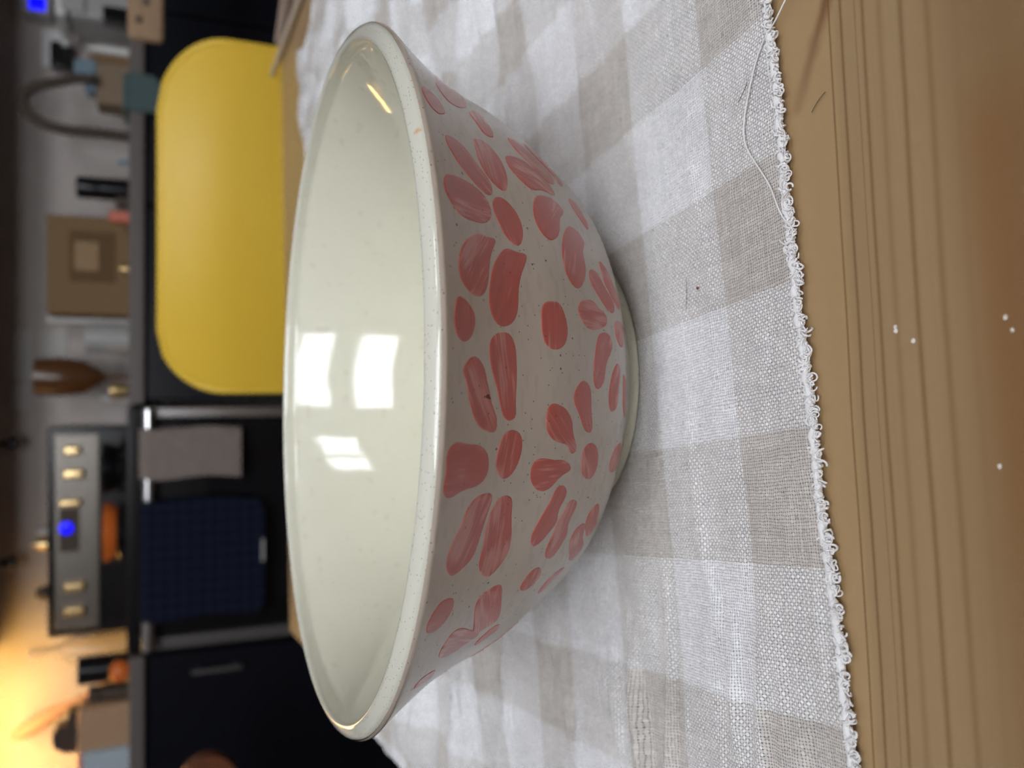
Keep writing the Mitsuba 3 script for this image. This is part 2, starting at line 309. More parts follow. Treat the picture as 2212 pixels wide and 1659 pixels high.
# ---------------------------------------------------------------- clutter on the worktops
def pbox(name, label, cat, px0, px1, py0, py1, Y, m, depth=.08, r=.004, base=True, group=None):
    x0, x1, z0, z1 = span(px0, px1, py0, py1, Y)
    return tag(add(name, rbox(x0, x1, Y, Y + depth, ZTOP if base else z0, z1, r), m), label, cat, group)
def plathe(name, label, cat, px0, py0, py1, Y, m, prof, group=None):
    """prof: (fraction of half width, fraction of height)."""
    x0, x1, _, z1 = span(px0, px0 + 20, py0, py1, Y); z1 = at(px0, (py0 + py1)/2, Y)[2]
    r, h = (x1 - x0)/2, z1 - ZTOP
    return tag(add(name, lathe([(a*r, b*h) for a, b in prof], 32, ((x0 + x1)/2, Y, ZTOP)), m), label, cat, group)
# right of the range, from the edge of the picture inwards
WY = YW - .001
x0, x1, z0, z1 = span(46, 108, -60, 26, 2.33)
t = thing('charger', 'wall charger with a glowing blue light in the top left corner of the photo', 'charger')
add(t + '__case', rbox(x0, x1, 2.33, WY, z0, z1, .006), 'grey_plastic')
c = at(80, 8, 2.325); add(t + '__indicator_light', rbox(c[0] - .017, c[0] + .02, 2.322, 2.332, c[2] - .020, c[2] + .020, .004), 'black_enamel', emitter={'type': 'area', 'radiance': {'type': 'rgb', 'value': [.0, .0, 1.6]}})
x0, x1, z0, z1 = span(118, 279, -70, 40, 2.16)
t = thing('storage_tub', 'grey plastic tub with a pale lid at the top edge of the photo', 'container')
add(t + '__body', rbox(x0, x1, 2.16, 2.32, ZTOP, z1 - .03, .012), 'grey_plastic'); add(t + '__lid', rbox(x0 - .006, x1 + .006, 2.154, 2.326, z1 - .028, z1, .008), 'white_plastic')
add(t + '__clip', rbox(x0 + .01, x0 + .06, 2.148, 2.158, z1 - .07, z1 - .015, .003), 'grey_plastic')
pbox('black_tin', 'small black tin in front of the grey tub', 'tin', 222, 279, 14, 46, 2.08, 'black_enamel', .05)
x0, x1, z0, z1 = span(88, 150, 64, 146, 2.40)
t = thing('wall_outlet', 'white wall outlet with a black plug near the blue charger light', 'outlet')
add(t + '__plate', rbox(x0, x1, 2.405, WY, z0, z1, .004), 'white_plastic')
x0, x1, z0, z1 = span(108, 156, 88, 147, 2.36); add(t + '__plug', rbox(x0, x1, 2.36, 2.404, z0, z1, .008), 'black_enamel')
c = at(142, 91, 2.35); add(t + '__plug_cap', trimesh.creation.icosphere(subdivisions=2, radius=.014).apply_translation(c), 'white_plastic')
plathe('bottle', 'slim white bottle beside the amber one near the outlet', 'bottle', 190, 94, 113, 2.2, 'white_plastic', [(0, 0), (.9, 0), (1, .03), (1, .75), (.5, .85), (.5, 1), (0, 1)])
plathe('bottle', 'slim amber-brown bottle next to the tan box', 'bottle', 190, 115, 134, 2.2, 'cardboard', [(0, 0), (.9, 0), (1, .03), (1, .8), (.6, .9), (.6, 1), (0, 1)])
pbox('tan_box', 'low tan box under the light blue cloth', 'box', 208, 279, 136, 226, 2.15, 'tan_box', .10)
x0, x1, z0, z1 = span(160, 207, 134, 172, 2.17)
xb0, xb1, zz0, zz1 = span(185, 210, 134, 205, 2.17)
cl = trimesh.util.concatenate([rbox(x0, x1, 2.155, 2.20, zz0 + .005, z1, .010, 2), rbox(xb0, xb1, 2.15, 2.21, zz0 + .001, zz1, .010, 2)]).subdivide()
cl.vertices += .003*np.sin(cl.vertices*[90, 60, 110] + 1)
tag(add('cloth', cl, 'blue_cloth', smooth=True), 'crumpled light blue cloth on the tan box', 'cloth')
hp = [at(px, py, 2.12) for px, py in ((196, 172), (168, 170), (130, 176), (88, 184), (58, 198), (49, 217), (58, 240), (85, 262), (125, 277), (180, 285), (230, 290), (274, 296))]
hp[-1][2] = ZTOP + .009; hp[0] = at(206, 172, 2.12)
hp = smoothpts(hp, 60)
sq = tube(hp, .0125, 12)
tag(add('bent_hoop', sq, 'dark_brown', smooth=True), 'brown bent hoop standing in an arch beside the tan box', 'hoop')
# pot holder over the counter edge
x0, x1, z0, z1 = span(266, 352, 158, 240, FRONT - .03)
ph = [(x0 + .004, z0), (x1 - .018, z0 + .004), (x1 - .002, z0 + .02), (x1, z1 - .01), (x1 - .006, ZTOP + .001), (x0 + .002, ZTOP + .001), (x0, z0 + .03)]
tag(add('pot_holder', merge(extrude(ph, FRONT - .026, FRONT - .014), rbox(x0 + .002, x1 - .004, FRONT - .026, FRONT + .10, ZTOP + .0005, ZTOP + .0125, .004)), 'teal_cloth'), 'dark teal pot holder hanging over the worktop edge by the yellow chair', 'pot holder')
pbox('blue_pen', 'thin blue pen standing beside the black mill', 'pen', 254, 279, 345, 356, 2.2, 'blue_cloth', .01, .004)
plathe('pepper_mill', 'black mill standing alone against the wall', 'mill', 166, 380, 428, 2.2, 'black_enamel', [(0, 0), (.95, 0), (1, .03), (.97, .6), (.94, .62), (.98, .66), (.98, .95), (.85, 1), (0, 1)])
pbox('brown_block', 'small brown wooden block touching the black mill', 'block', 250, 279, 424, 446, 2.16, 'dark_brown', .05)
pbox('coral_tub', 'small coral tub before the brown box', 'tub', 234, 279, 454, 479, 2.1, 'coral_paint', .04, .008)
x0, x1, z0, z1 = span(100, 279, 468, 679, 2.22)
t = thing('gift_box', 'brown cardboard box with a pale square label against the wall', 'box')
add(t + '__carton', rbox(x0, x1, 2.22, 2.36, ZTOP, z1, .004), 'cardboard')
a0, a1, b0, b1 = span(161, 213, 522, 584, 2.218); add(t + '__label', rbox(a0, a1, 2.2165, 2.2205, b0, b1, .001), 'kraft_pale')
a0, a1, b0, b1 = span(150, 250, 500, 610, 2.219); add(t + '__panel', rbox(a0, a1, 2.2185, 2.2205, b0, b1, .0005), 'kraft_dark')
c = at(260, 582, 2.2); tag(add('brass_ring', lathe([(.006, 0), (.010, .001), (.012, .008), (.010, max(c[2] - ZTOP, .02)), (.007, max(c[2] - ZTOP, .02)), (.006, 0)], 24, (c[0], 2.19, ZTOP)), 'brass'), 'tiny brass cup in front of the brown box', 'cup')
for (a, b, c_, d_), lab in zip(((22, 72, 713, 822), (82, 146, 716, 766), (22, 66, 828, 884)), ('largest pale paper on the wall, between brown box and range', 'square pale paper note on the wall beside the lilac mug', 'smallest pale paper on the wall beside the dark goblet')):
    x0, x1, z0, z1 = span(a, b, c_, d_, 2.414)
    tag(add('paper_note', rbox(x0, x1, 2.4135, WY, z0, z1, .001), 'paper'), lab, 'note', 'papers on the kitchen wall')
plathe('mug', 'pale lilac mug on the worktop between the white carton and the goblet', 'mug', 186, 698, 762, 2.2, 'grey_plastic', [(0, 0), (.85, 0), (.95, .04), (1, .5), (1, 1), (.92, 1), (.9, .1), (0, .08)])
pbox('white_carton', 'narrow white carton between the brown box and the lilac mug', 'carton', 100, 279, 687, 700, 2.26, 'paper', .07)
plathe('goblet', 'dark amber goblet between the paper notes and the range', 'goblet', 76, 772, 856, 2.2, 'amber', [(0, 0), (.55, 0), (.55, .02), (.12, .06), (.12, .30), (.35, .36), (.85, .52), (1, .75), (.92, 1), (.86, 1), (.92, .75), (.78, .54), (0, .42)])
plathe('lamp_glint_cup', 'small brass cup added for a warm lamp glint near the corner of the range', 'cup', 238, 826, 862, 2.1, 'brass', [(0, 0), (.6, 0), (.7, .1), (1, .6), (.95, 1), (.88, 1), (.9, .6), (0, .2)])  # cup made up to stand for a spot of warm lamp reflection
pbox('canister', 'pale grey canister between the brass cup and the range panel', 'canister', 214, 279, 850, 872, 2.26, 'grey_plastic', .08, .01)
# on top of the range's back panel
ztp = at(103, 1150, PY)[2]
def shaker(px, py0, py1, m, label):
    x0, x1, _, _ = span(px, px + 20, py0, py1, PY + .035); z1 = at(px, (py0 + py1)/2, PY + .035)[2]; r, h = (x1 - x0)/2, z1 - ztp
    return tag(add('shaker', lathe([(0, 0), (r*.85, 0), (r, h*.1), (r*.9, h*.65), (r*.6, h*.75), (r*.6, h*.92), (r*.3, h), (0, h)], 28, ((x0 + x1)/2, PY + .035, ztp)), m), label, 'shaker')
shaker(68, 1164, 1190, 'brass', 'brass shaker on top of the range panel')
shaker(74, 1136, 1160, 'grey_plastic', 'grey shaker on the range panel next to the brass one')
shaker(78, 1266, 1298, 'dark_brown', 'dark shaker on the range panel at its lamp-lit end')
# left of the range, under the lamp
x0, x1, z0, z1 = span(62, 270, 1374, 1432, 2.25)
r, h = (x1 - x0)/2, z1 - ZTOP
tag(add('glass_bottle', lathe([(0, 0), (r*.95, 0), (r, .01), (r, h*.6), (r*.4, h*.75), (r*.36, h), (r*.28, h), (r*.32, h*.74), (r*.90, h*.6), (r*.90, .014), (0, .012)], 36, ((x0 + x1)/2, 2.25, ZTOP)), 'jar_glass', smooth=True), 'clear glass bottle between the range panel and the black mug', 'bottle')
plathe('mug', 'black mug beside the clear bottle in the lamp light', 'mug', 170, 1420, 1478, 2.12, 'black_enamel', [(0, 0), (.9, 0), (1, .04), (1, 1), (.93, 1), (.9, .1), (0, .08)])
plathe('spice_jar', 'dark olive jar between the black mug and the paper bag', 'jar', 192, 1480, 1524, 2.16, 'dark_brown', [(0, 0), (.92, 0), (1, .05), (1, .7), (.8, .78), (.9, .8), (.9, 1), (0, 1)])
c = at(268, 1448, 1.86); tag(add('orange_ball', lathe([(0, .002), (.010, 0), (.020, .006), (.026, .02), (.024, .033), (.013, .043), (.003, .0435), (0, .042)], 30, (c[0], 1.86, ZTOP)), 'orange_enamel', smooth=True), 'small orange ball on the worktop edge before the black mug', 'fruit')  # small flattened orange ball
x0, x1, z0, z1 = span(166, 279, 1526, 1624, 2.1)
t = thing('paper_bag', 'tan paper bag with a dark folded top in the lamp light', 'bag')
add(t + '__pouch', rbox(x0, x1, 2.10, 2.19, ZTOP, z1, .010), 'kraft')
zt2 = at(112, 1570, 2.12)[2]; fold = [(x0 + .002, z1 - .004), (x1 - .01, z1 - .004), (x1 - .012, z1 + .02), (x1 - .045, z1 + .026), (x1 - .05, zt2 - .01), (x0 + .05, zt2), (x0 + .02, zt2 - .004), (x0 + .004, z1 + .03)]
add(t + '__folded_top', extrude(fold, 2.12, 2.17), 'dark_brown')
a, b = at(150, 1522, 2.34), at(30, 1592, 2.385)
t = thing('spatula', 'long pink spatula leaning against the lamp-lit wall behind the paper bag', 'spatula')
dv = (b - a)/np.linalg.norm(b - a); foot = a - dv*((a[2] - ZTOP - .012)/dv[2])
sp = tube([foot, foot + (b - foot)*.2, a, a + (b - a)*.25, a + (b - a)*.6, b - dv*.02, b], [.007, .007, .008, .018, .020, .019, .012], 14)
add(t + '__blade', sp, 'pink_plastic', smooth=True)
x0, x1, z0, z1 = span(176, 279, 1622, 1700, 2.08)
t = thing('carton', 'light blue carton with a red edge next to the paper bag', 'carton')
add(t + '__box', rbox(x0, x1, 2.08, 2.16, ZTOP, z1, .003), 'blue_card'); add(t + '__red_edge', rbox(x0 + .001, x1 - .001, 2.0795, 2.161, z1 - .001, z1 + .008, .002), 'coral_paint')

# ---------------------------------------------------------------- chairs
t = thing('shell_chair', 'yellow plastic shell chair tucked in at the far side of the table', 'chair')
CY = .92
x0, x1, z0, z1 = span(346, 660, 91, 843, CY)
xc, hw = (x0 + x1)/2, (x1 - x0)/2
zl = -.30; hh = (z1 - zl)/2; zc = (z1 + zl)/2
nu, nv = 61, 61
def shell_xy(s, q):
    """Unit square to the outline of the backrest: a rounded rectangle narrowing below."""
    e = 5.0; k = (np.abs(s)**e + np.abs(q)**e)**(1/e); mx = np.maximum(np.abs(s), np.abs(q)); f = np.where(k > 0, mx/np.maximum(k, 1e-9), 1)
    return s*f, q*f
S, Q = np.meshgrid(np.linspace(-1, 1, nu), np.linspace(-1, 1, nv)); A, Bq = shell_xy(S, Q)
zrel = zc + Bq*hh
rad = .085
# outline: corner radius of rad at the top, narrowing towards the seat
xx = A*hw*(1 - .02*np.clip((.0 - zrel)/.3, 0, 1) - .0*A)
topc = np.clip((zrel - (z1 - rad))/rad, 0, 1); lim = hw - rad + rad*np.sqrt(np.clip(1 - topc**2, 0, 1))
xx = S*np.minimum(hw*(1 - .03*np.clip(-zrel/.3, 0, 1)), np.where(zrel > z1 - rad, lim, hw))
zrel = zc + Q*hh; topc = np.clip((zrel - (z1 - rad))/rad, 0, 1); lim = hw - rad + rad*np.sqrt(np.clip(1 - topc**2, 0, 1))
low = np.clip((-.01 - zrel)/.29, 0, 1)
xx = S*lim*(1 - .10*low**1.5)
yy = CY + .075 - .075*(xx/hw)**2 - .02*np.clip((zrel - z1 + .10)/.10, 0, 1)**2*-1 - .10*np.clip((-.05 - zrel)/.25, 0, 1)**2
Vf = np.stack([xc + xx, yy, zrel], -1).reshape(-1, 3); th_ = .010
Vb = Vf + [0, th_, 0]
i, j = np.meshgrid(np.arange(nv - 1), np.arange(nu - 1), indexing='ij'); q = np.stack([i*nu + j, i*nu + j + 1, (i + 1)*nu + j + 1, (i + 1)*nu + j], -1).reshape(-1, 4)
f1 = np.vstack([q[:, [0, 1, 2]], q[:, [0, 2, 3]]])
ring = np.concatenate([np.arange(nu), np.arange(1, nv)*nu + nu - 1, (nv - 1)*nu + np.arange(nu - 2, -1, -1), np.arange(nv - 2, 0, -1)*nu])
N = len(Vf); r2 = np.roll(ring, -1)
fs = np.vstack([np.stack([ring, ring + N, r2 + N], -1), np.stack([ring, r2 + N, r2], -1)])
rim_ = tube(np.vstack([(Vf[ring] + Vb[ring])/2, (Vf[ring[:1]] + Vb[ring[:1]])/2]), .0054, 10, cap=False)
add(t + '__backrest', merge(trimesh.Trimesh(np.vstack([Vf, Vb]), np.vstack([f1, f1[:, ::-1] + N, fs]), process=False), rim_), 'yellow_shell', smooth=40)
seat = rbox(xc - hw*.90, xc + hw*.90, CY - .36, CY + .01, zl - .012, zl + .012, .011, 2)
add(t + '__seat', seat, 'yellow_shell')
for sx in (-1, 1):
    for yy_, dy in ((CY - .30, -.05), (CY - .02, .05)):
        add(t + '__leg', tube([(xc + sx*.15, yy_, zl - .01), (xc + sx*.20, yy_ + dy, ZF + .001)], [.016, .011], 14), 'pine_leg')
# wooden chair at the right edge of the picture: only the end of its top rail is in view
x0, x1, z0, z1 = span(275, 355, -420, 85, 1.42)
def slat_chair(name, label, x0, x1, z0, z1, Y, m, rr):
    t = thing(name, label, 'chair')
    add(t + '__top_rail', rbox(x0, x1, Y, Y + .022, z0, z1, rr, 2), m)
    zs = -Z0 + .45
    for s in (.36, .86):
        X = x0 + (x1 - x0)*s
        add(t + '__post', tube([(X, Y + .035, z1 - .01), (X, Y + .033, zs), (X, Y + .05, ZF + .001)], .0135, 12), m)
        add(t + '__leg', tube([(X, Y - .38, zs), (X, Y - .40, ZF + .001)], .015, 12), m)
    add(t + '__seat', rbox(x0 + .15, x1 - .02, Y - .42, Y + .02, zs, zs + .03, .010, 2), m)
    return t
tw = slat_chair('wooden_chair', 'light brown wooden chair whose rounded rail shows at the top edge of the photo', x0, x1, z0, z1, 1.42, 'chair_wood', .010)
for px, py in ((300, 42), (316, 4)):
    c = at(px, py, 1.42); add(tw + '__top_rail__plug', rot(trimesh.Trimesh(*lathe([(0, -.001), (.006, -.001), (.007, .0005), (0, .002)], 16, c)), (1, 0, 0), 90, c), 'dark_brown')
# reddish brown round-backed stool at the bottom left corner
x0, x1, z0, z1 = span(366, 530, 1634, 1990, 1.25)
t = thing('round_back_chair', 'reddish brown chair with a rounded back at the bottom edge of the photo', 'chair')
cx_, cz_, rx, rz = (x0 + x1)/2, (z0 + z1)/2, (x1 - x0)/2, (z1 - z0)/2
a = np.linspace(0, 2*np.pi, 48, endpoint=False)
pl = np.stack([cx_ + rx*np.sign(np.cos(a))*np.abs(np.cos(a))**.62, cz_ + rz*np.sin(a)], -1)
add(t + '__backrest', extrude(pl, 1.25, 1.275), 'red_wood', smooth=30)
zs = -Z0 + .45
for s in (-.20, -.05):
    add(t + '__post', tube([(cx_ + s, 1.282, cz_), (cx_ + s, 1.27, zs)], .012, 12), 'red_wood')
    for dy in (0, -.34): add(t + '__leg', tube([(cx_ + s*1.3, 1.25 + dy, zs), (cx_ + s*1.6, 1.26 + dy*1.1, ZF + .001)], .014, 12), 'red_wood')
add(t + '__seat', rbox(cx_ - .36, cx_ - .02, .86, 1.28, zs, zs + .03, .012, 2), 'red_wood')

# ---------------------------------------------------------------- the table: glued pine staves
def tb(u, v): return np.stack([np.asarray(u)*cy - np.asarray(v)*sy, np.asarray(u)*sy + np.asarray(v)*cy], -1)
def tinv(x, y): return x*cy + y*sy, -x*sy + y*cy
UL, VF = tinv(-.309, .775)     # far left corner of the table top
VN, UR, W, TZ = -.105 - 7*.077, .85, .077, -.0016
t = thing('dining_table', 'pale pine table of glued staves under the linen cloth', 'table')
edges = [VN + k*W for k in range(int((VF - VN)/W) + 1)] + [VF]
if edges[-1] - edges[-2] < .012: edges.pop(-2)
for a, b in zip(edges[:-1], edges[1:]):
    g = .00012
    prof = [(a + g, -.030), (b - g, -.030), (b - g, -.0002), (b - g - .0001, 0), (a + g + .0001, 0), (a + g, -.0002)]
    if b == edges[-1]: prof = [(a + g, -.030), (b - .004, -.030), (b, -.026), (b, -.005), (b - .0015, -.0015), (b - .005, 0), (a + g + .0003, 0), (a + g, -.0004)]
    P2 = np.array(prof); n = len(P2); V = []
    for u in (UL, UL + .004, UR):
        dz = -.004 if u == UL else 0
        V.append(np.concatenate([tb(np.full(n, u), P2[:, 0]), (P2[:, 1] + TZ)[:, None] + np.where(P2[:, 1:2] > -.002, dz, 0)], 1))
    V = np.vstack(V); f = []
    for s in (0, 1):
        for k in range(n): k2 = (k + 1) % n; f += [[s*n + k, s*n + k2, (s + 1)*n + k2], [s*n + k, (s + 1)*n + k2, (s + 1)*n + k]]
    for k in range(1, n - 1): f += [[0, k + 1, k], [2*n, 2*n + k, 2*n + k + 1]]
    mm = trimesh.Trimesh(V, f, process=False); trimesh.repair.fix_normals(mm)
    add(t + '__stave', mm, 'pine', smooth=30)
for u, v in ((UL + .06, VF - .06), (UR - .06, VF - .06), (UL + .06, VN + .06), (UR - .06, VN + .06)):
    x, y = tb(u, v); add(t + '__leg', rbox(x - .03, x + .03, y - .03, y + .03, ZF + .001, TZ - .031, .004), 'pine')
ap = [box(*( [min(UL, UR) + .05, UR - .05, v - .01, v + .01, TZ - .11, TZ - .031])) for v in (VF - .05, VN + .05)]
for b in ap: b.vertices[:, :2] = tb(b.vertices[:, 0], b.vertices[:, 1]); add(t + '__apron', b, 'pine')

# ---------------------------------------------------------------- the cloth
CYW = math.radians(9.0); cc, cs = math.cos(CYW), math.sin(CYW)
def ab(x, y): return cc*x + cs*y, -cs*x + cc*y
def xy(a, b): return cc*a - cs*b, cs*a + cc*b
B0, B1, A0, A1 = -.1208, .600, -.46, .47
A_OFF, A_PER, B_OFF, B_PER = .0047, .0340, -.0922, .0359
def ridge(x): return 1 - np.abs(2*(x - np.floor(x)) - 1)
def vnoise(a, b, seed):
    return meshkit.fbm(np.stack([a, b, np.full_like(a, seed)], -1).reshape(-1, 3)).reshape(a.shape)*3 - 1.5
def cloth_z(a, b):
    """Height of the cloth above the table: soft wrinkles along its width, flat under the bowl's foot."""
    x, y = xy(a, b); r = np.hypot(x, y)
    near = np.clip((b - B0)/.10, 0, 1)
    n1 = vnoise(a*5 + 3 + b*3, b*26, 1.5); n2 = vnoise(a*9 + b*9, b*70, 5.5); n3 = vnoise(a*18, b*22, 9.1)
    side = np.clip((r - .05)/.05, 0, 1)
    left = np.clip((-a - .03)/.05, 0, 1)
    amp = .0016 + .0085*np.clip((b + .03)/.12, 0, 1) + .0035*left
    h = amp*(1.2*n1 + .9*n2) + .0010*n3
    for (aa, bb, s_, w_, H_, Lh) in CREASES:
        L_ = np.clip(1 - np.abs(a - aa)/Lh, 0, 1)
        if L_.any(): h = h + H_*np.exp(-((b - bb - s_*(a - aa) - .004*np.sin((a - aa)*40 + bb*900))/w_)**2)*L_*(2 - L_)
    # sharp little pleats beside the bowl
    for (aa, bb, s_, w_, H_) in PLEATS:
        d = (b - bb - s_*(a - aa)); L_ = np.clip(1 - np.abs(a - aa)/.10, 0, 1)
        h = h + H_*np.exp(-(d/w_)**2)*L_*(3 - 2*L_)*L_
    h = h*side*(.35 + .65*near)
    return np.where(h > -.0003, h, -.0003 - .0006*(1 - np.exp((h + .0003)/.0006)))
CREASES = []
for _ in range(170):
    aa, u_ = rng.uniform(-.30, .45), rng.random(); bb = -.10 + .68*u_**1.35
    big = 1.8 if (aa < -.03 or bb > .02) else .7
    CREASES.append((aa, bb, rng.normal(.02, .10), rng.uniform(.0014, .0030)*(1 + 2.2*u_), big*rng.choice([1, 1, -.6])*rng.uniform(.0006, .0019)*(1 + 1.3*u_), rng.uniform(.03, .13)))
PLEATS = [(-.14, -.033, .03, .0026, .0032), (-.12, -.048, -.06, .0022, .0024), (-.15, -.018, .08, .0030, .0036), (-.16, -.078, -.05, .0030, .0026), (-.12, -.090, -.10, .0024, .0026), (-.17, -.006, .10, .0036, .0036), (-.19, -.060, .02, .0032, .0026), (-.20, .030, .15, .0035, .0035),
    (-.12, -.088, -.22, .0028, .0014), (-.13, -.096, -.30, .0025, .0012), (.17, .02, -.12, .0040, .0026), (.19, .06, -.05, .0045, .0032), (.16, -.015, -.2, .0030, .0018), (.20, .10, .03, .005, .0035),
    (.22, .15, .02, .006, .004), (-.22, .08, .1, .006, .0035), (-.22, .14, .05, .006, .004), (.26, .24, .02, .008, .004), (.3, .34, .0, .009, .004), (.3, .44, .0, .009, .004)]
def grid(lo, hi, pts): 
    """Spacing that grows away from the bowl."""
    s = np.concatenate([[0], np.cumsum(pts)]); return lo + (hi - lo)*s/s[-1]
bn = np.linspace(0, 1, 430); bs = B0 + (B1 - B0)*(.45*bn + .55*bn**2)
an = np.linspace(-1, 1, 430); as_ = np.where(an < 0, -A0, A1)*(.62*an + .38*an*np.abs(an))
Ag, Bg = np.meshgrid(as_, bs)
Ag2 = Ag + .0020*vnoise(Ag*9, Bg*16, 21.0); wob = .0016*vnoise(as_*14, as_*0, 3.3) + .0010*vnoise(as_*45, as_*0, 4.3)
fade = np.clip(1 - (bs - B0)/.03, 0, 1)[:, None]
Bw = Bg + wob[None, :]*fade
Xg, Yg = xy(Ag2, Bw); Zg = cloth_z(Ag2, Bw)
# beyond the left edge of the table it hangs down
U_, V_ = tinv(Xg, Yg); over = np.clip((UL + .002) - U_, 0, None); Rr = .006; Zg = Zg*np.clip((U_ - UL)/.03, .15, 1)
ang = np.minimum(over/Rr, np.pi/2)
Ubent = np.where(over > 0, UL + .002 - Rr*np.sin(ang), U_); drop = np.where(over > 0, Rr*(1 - np.cos(ang)) + np.clip(over - Rr*np.pi/2, 0, None), 0)
hang = np.clip((over - .02)/.05, 0, 1)
Ubent -= hang*.004*(1 + np.sin(V_*55))
XY = tb(Ubent, V_); Zg = Zg - drop - .0002
Vc = np.stack([XY[..., 0], XY[..., 1], Zg], -1).reshape(-1, 3)
nb_, na_ = Ag.shape
i, j = np.meshgrid(np.arange(nb_ - 1), np.arange(na_ - 1), indexing='ij'); q = np.stack([i*na_ + j, i*na_ + j + 1, (i + 1)*na_ + j + 1, (i + 1)*na_ + j], -1).reshape(-1, 4)
fc = np.vstack([q[:, [0, 1, 2]], q[:, [0, 2, 3]]])
PITCH = .00080
def weave(uv):
    u, v = uv.x/PITCH, uv.y/PITCH
    u, v = u + .7*(noise(u*.21, v*.08, 2.0) - .5) + .42*(noise(u*.9, v*.55, 4.0) - .5), v + .7*(noise(u*.08, v*.21, 7.0) - .5) + .42*(noise(u*.55, v*.9, 9.0) - .5)
    iu, iv = dr.floor(u), dr.floor(v); fu, fv = u - iu, v - iv
    s = iu + iv; over = (s - 2*dr.floor(s*.5)) < .5
    return iu, iv, fu, fv, over
def weave_h(p, n, uv):
    iu, iv, fu, fv, over = weave(uv)
    hu, hv = dr.sin(math.pi*fu), dr.sin(math.pi*fv)
    return dr.select(over, hu*(.45 + .55*hv), hv*(.45 + .55*hu))
def linen(p, n, uv):
    a, b = uv.x, uv.y
    iu, iv, fu, fv, over = weave(uv)
    ka = dr.floor((a - A_OFF + .0011*(cell_rand(iv, 3.0, 0) - .5))/A_PER); kb = dr.floor((b - B_OFF + .0011*(cell_rand(iu, 5.0, 0) - .5))/B_PER)
    wa = (ka - 2*dr.floor(ka*.5)) > .5; wb = (kb - 2*dr.floor(kb*.5)) < .5
    white, beige = mi.Color3f(.85, .85, .86), mi.Color3f(.555, .52, .485)
    slub = lambda k, other, s: .86 + .30*noise(k*.9 + s, other*.09, s)
    ca = dr.select(wa, white*(.90 + .16*noise(iu*.9, v_of(uv)*.2, 5.0)), beige*slub(iu, v_of(uv), 3.0)); cb = dr.select(wb, white*(.90 + .16*noise(iv*.9, u_of(uv)*.2, 8.0)), beige*slub(iv, u_of(uv), 9.0))
    # a few thick white threads along the seams of the checks
    fa, fb = (a - A_OFF)/A_PER, (b - B_OFF)/B_PER
    ea, eb = dr.abs(fa - dr.round(fa))*A_PER, dr.abs(fb - dr.round(fb))*B_PER
    ca = dr.select(ea < .0007, mi.Color3f(.80, .80, .80), ca); cb = dr.select(eb < .0007, mi.Color3f(.80, .80, .80), cb)
    c = dr.select(over, ca, cb)*.72 + .28*.5*(ca + cb)
    hu, hv = dr.sin(math.pi*fu), dr.sin(math.pi*fv)
    hole = smoothstep(.66, .26, dr.maximum(hu, hv))
    edge = smoothstep(.0, .55, dr.select(over, hu, hv))
    speck = dr.select(cell_rand(iu, iv, 4.0) > .998, 1.0, 0.0)
    tone = (.88 + .19*cell_rand(iu, iv, 1.0))*(.92 + .16*fbm(a*70, b*70, 2.0, 2))
    return c*tone*(.56 + .52*edge)*(1 - .84*hole)*(1 - .30*speck)
def v_of(uv): return uv.y/PITCH
def u_of(uv): return uv.x/PITCH
mat('linen', proc(linen), .95, spec=.08, bump=proc(weave_h, eps=6e-5), scale=.00013, sheen=.15)
t = thing('tablecloth', 'white and beige checked linen cloth with a frayed edge under the bowl', 'tablecloth')
add(t + '__fabric', (Vc, fc), 'linen', smooth=True, uv=np.stack([Ag2.reshape(-1), Bw.reshape(-1)], -1))
# frayed edge: little loops of cotton along the hem
def edge_pt(a):
    b = B0 + .0016*vnoise(np.array([a*14]), np.array([0.]), 3.3)[0] + .0010*vnoise(np.array([a*45]), np.array([0.]), 4.3)[0]
    x, y = xy(a, b); return np.array([x, y, 0.0])
fr = []
bdir, adir = np.array([*xy(0, -1), 0]), np.array([*xy(1, 0), 0])
for a in np.arange(-.19, .19, .00034):
    a += rng.normal(0, .0004); base = edge_pt(a) + adir*rng.normal(0, .0004)
    e1 = rng.normal(size=3); e1 /= np.linalg.norm(e1); e2 = rng.normal(size=3); e2 -= e1*(e1 @ e2); e2 /= np.linalg.norm(e2)
    rr = rng.uniform(.00045, .00125); out = rng.uniform(-.0008, .0022); n = 22; s = np.linspace(0, 1, n); q = rng.uniform(0, 6.3) + s*rng.uniform(4.5, 9.5)
    cen = base + bdir*out + np.array([0, 0, .0012 + .0006*rng.random()]); k_ = np.clip(s*3, 0, 1)[:, None]
    P3 = base + (cen - base)*k_ + rr*k_*(.8 + .4*np.sin(s*7 + out*900))[:, None]*(np.outer(np.cos(q), e1) + np.outer(np.sin(q), e2)) + np.outer(s*rng.normal(0, .0005), adir)
    P3[:, 2] = np.maximum(P3[:, 2], -.0010)
    fr.append(tube(P3, rng.uniform(.00016, .00030), 5, cap=False))
rope = smoothpts(np.array([edge_pt(a) - bdir*.0002 + [0, 0, .0011 + .0003*math.sin(a*900)] + adir*0 for a in np.arange(-.46, .47, .002)]), 900)
fr.append(tube(rope, .0009 + .0003*np.sin(np.arange(900)*1.9), 7))
tag(add(t + '__fringe', merge(*fr), 'cotton', smooth=True), 'curly white frayed edge', kind='stuff')
lt = [(.115, -.150), (.101, -.131), (.0909, -.1173), (.0869, -.1132), (.0844, -.1082), (.0807, -.1056), (.0735, -.1026), (.0608, -.1011), (.0552, -.1047), (.047, -.1109), (.044, -.1132), (.0377, -.1172), (.0350, -.1195), (.0332, -.1192), (.0322, -.117), (.0335, -.115)]
lt3 = smoothpts([(x, y, .0016 if y > -.112 else (.0024 if y > -.122 else .0004)) for x, y in lt], 120)
add(t + '__loose_thread', tube(lt3, .00022, 6), 'cotton', smooth=True); labels[t + '__loose_thread'] = {'label': 'single loose white thread'}
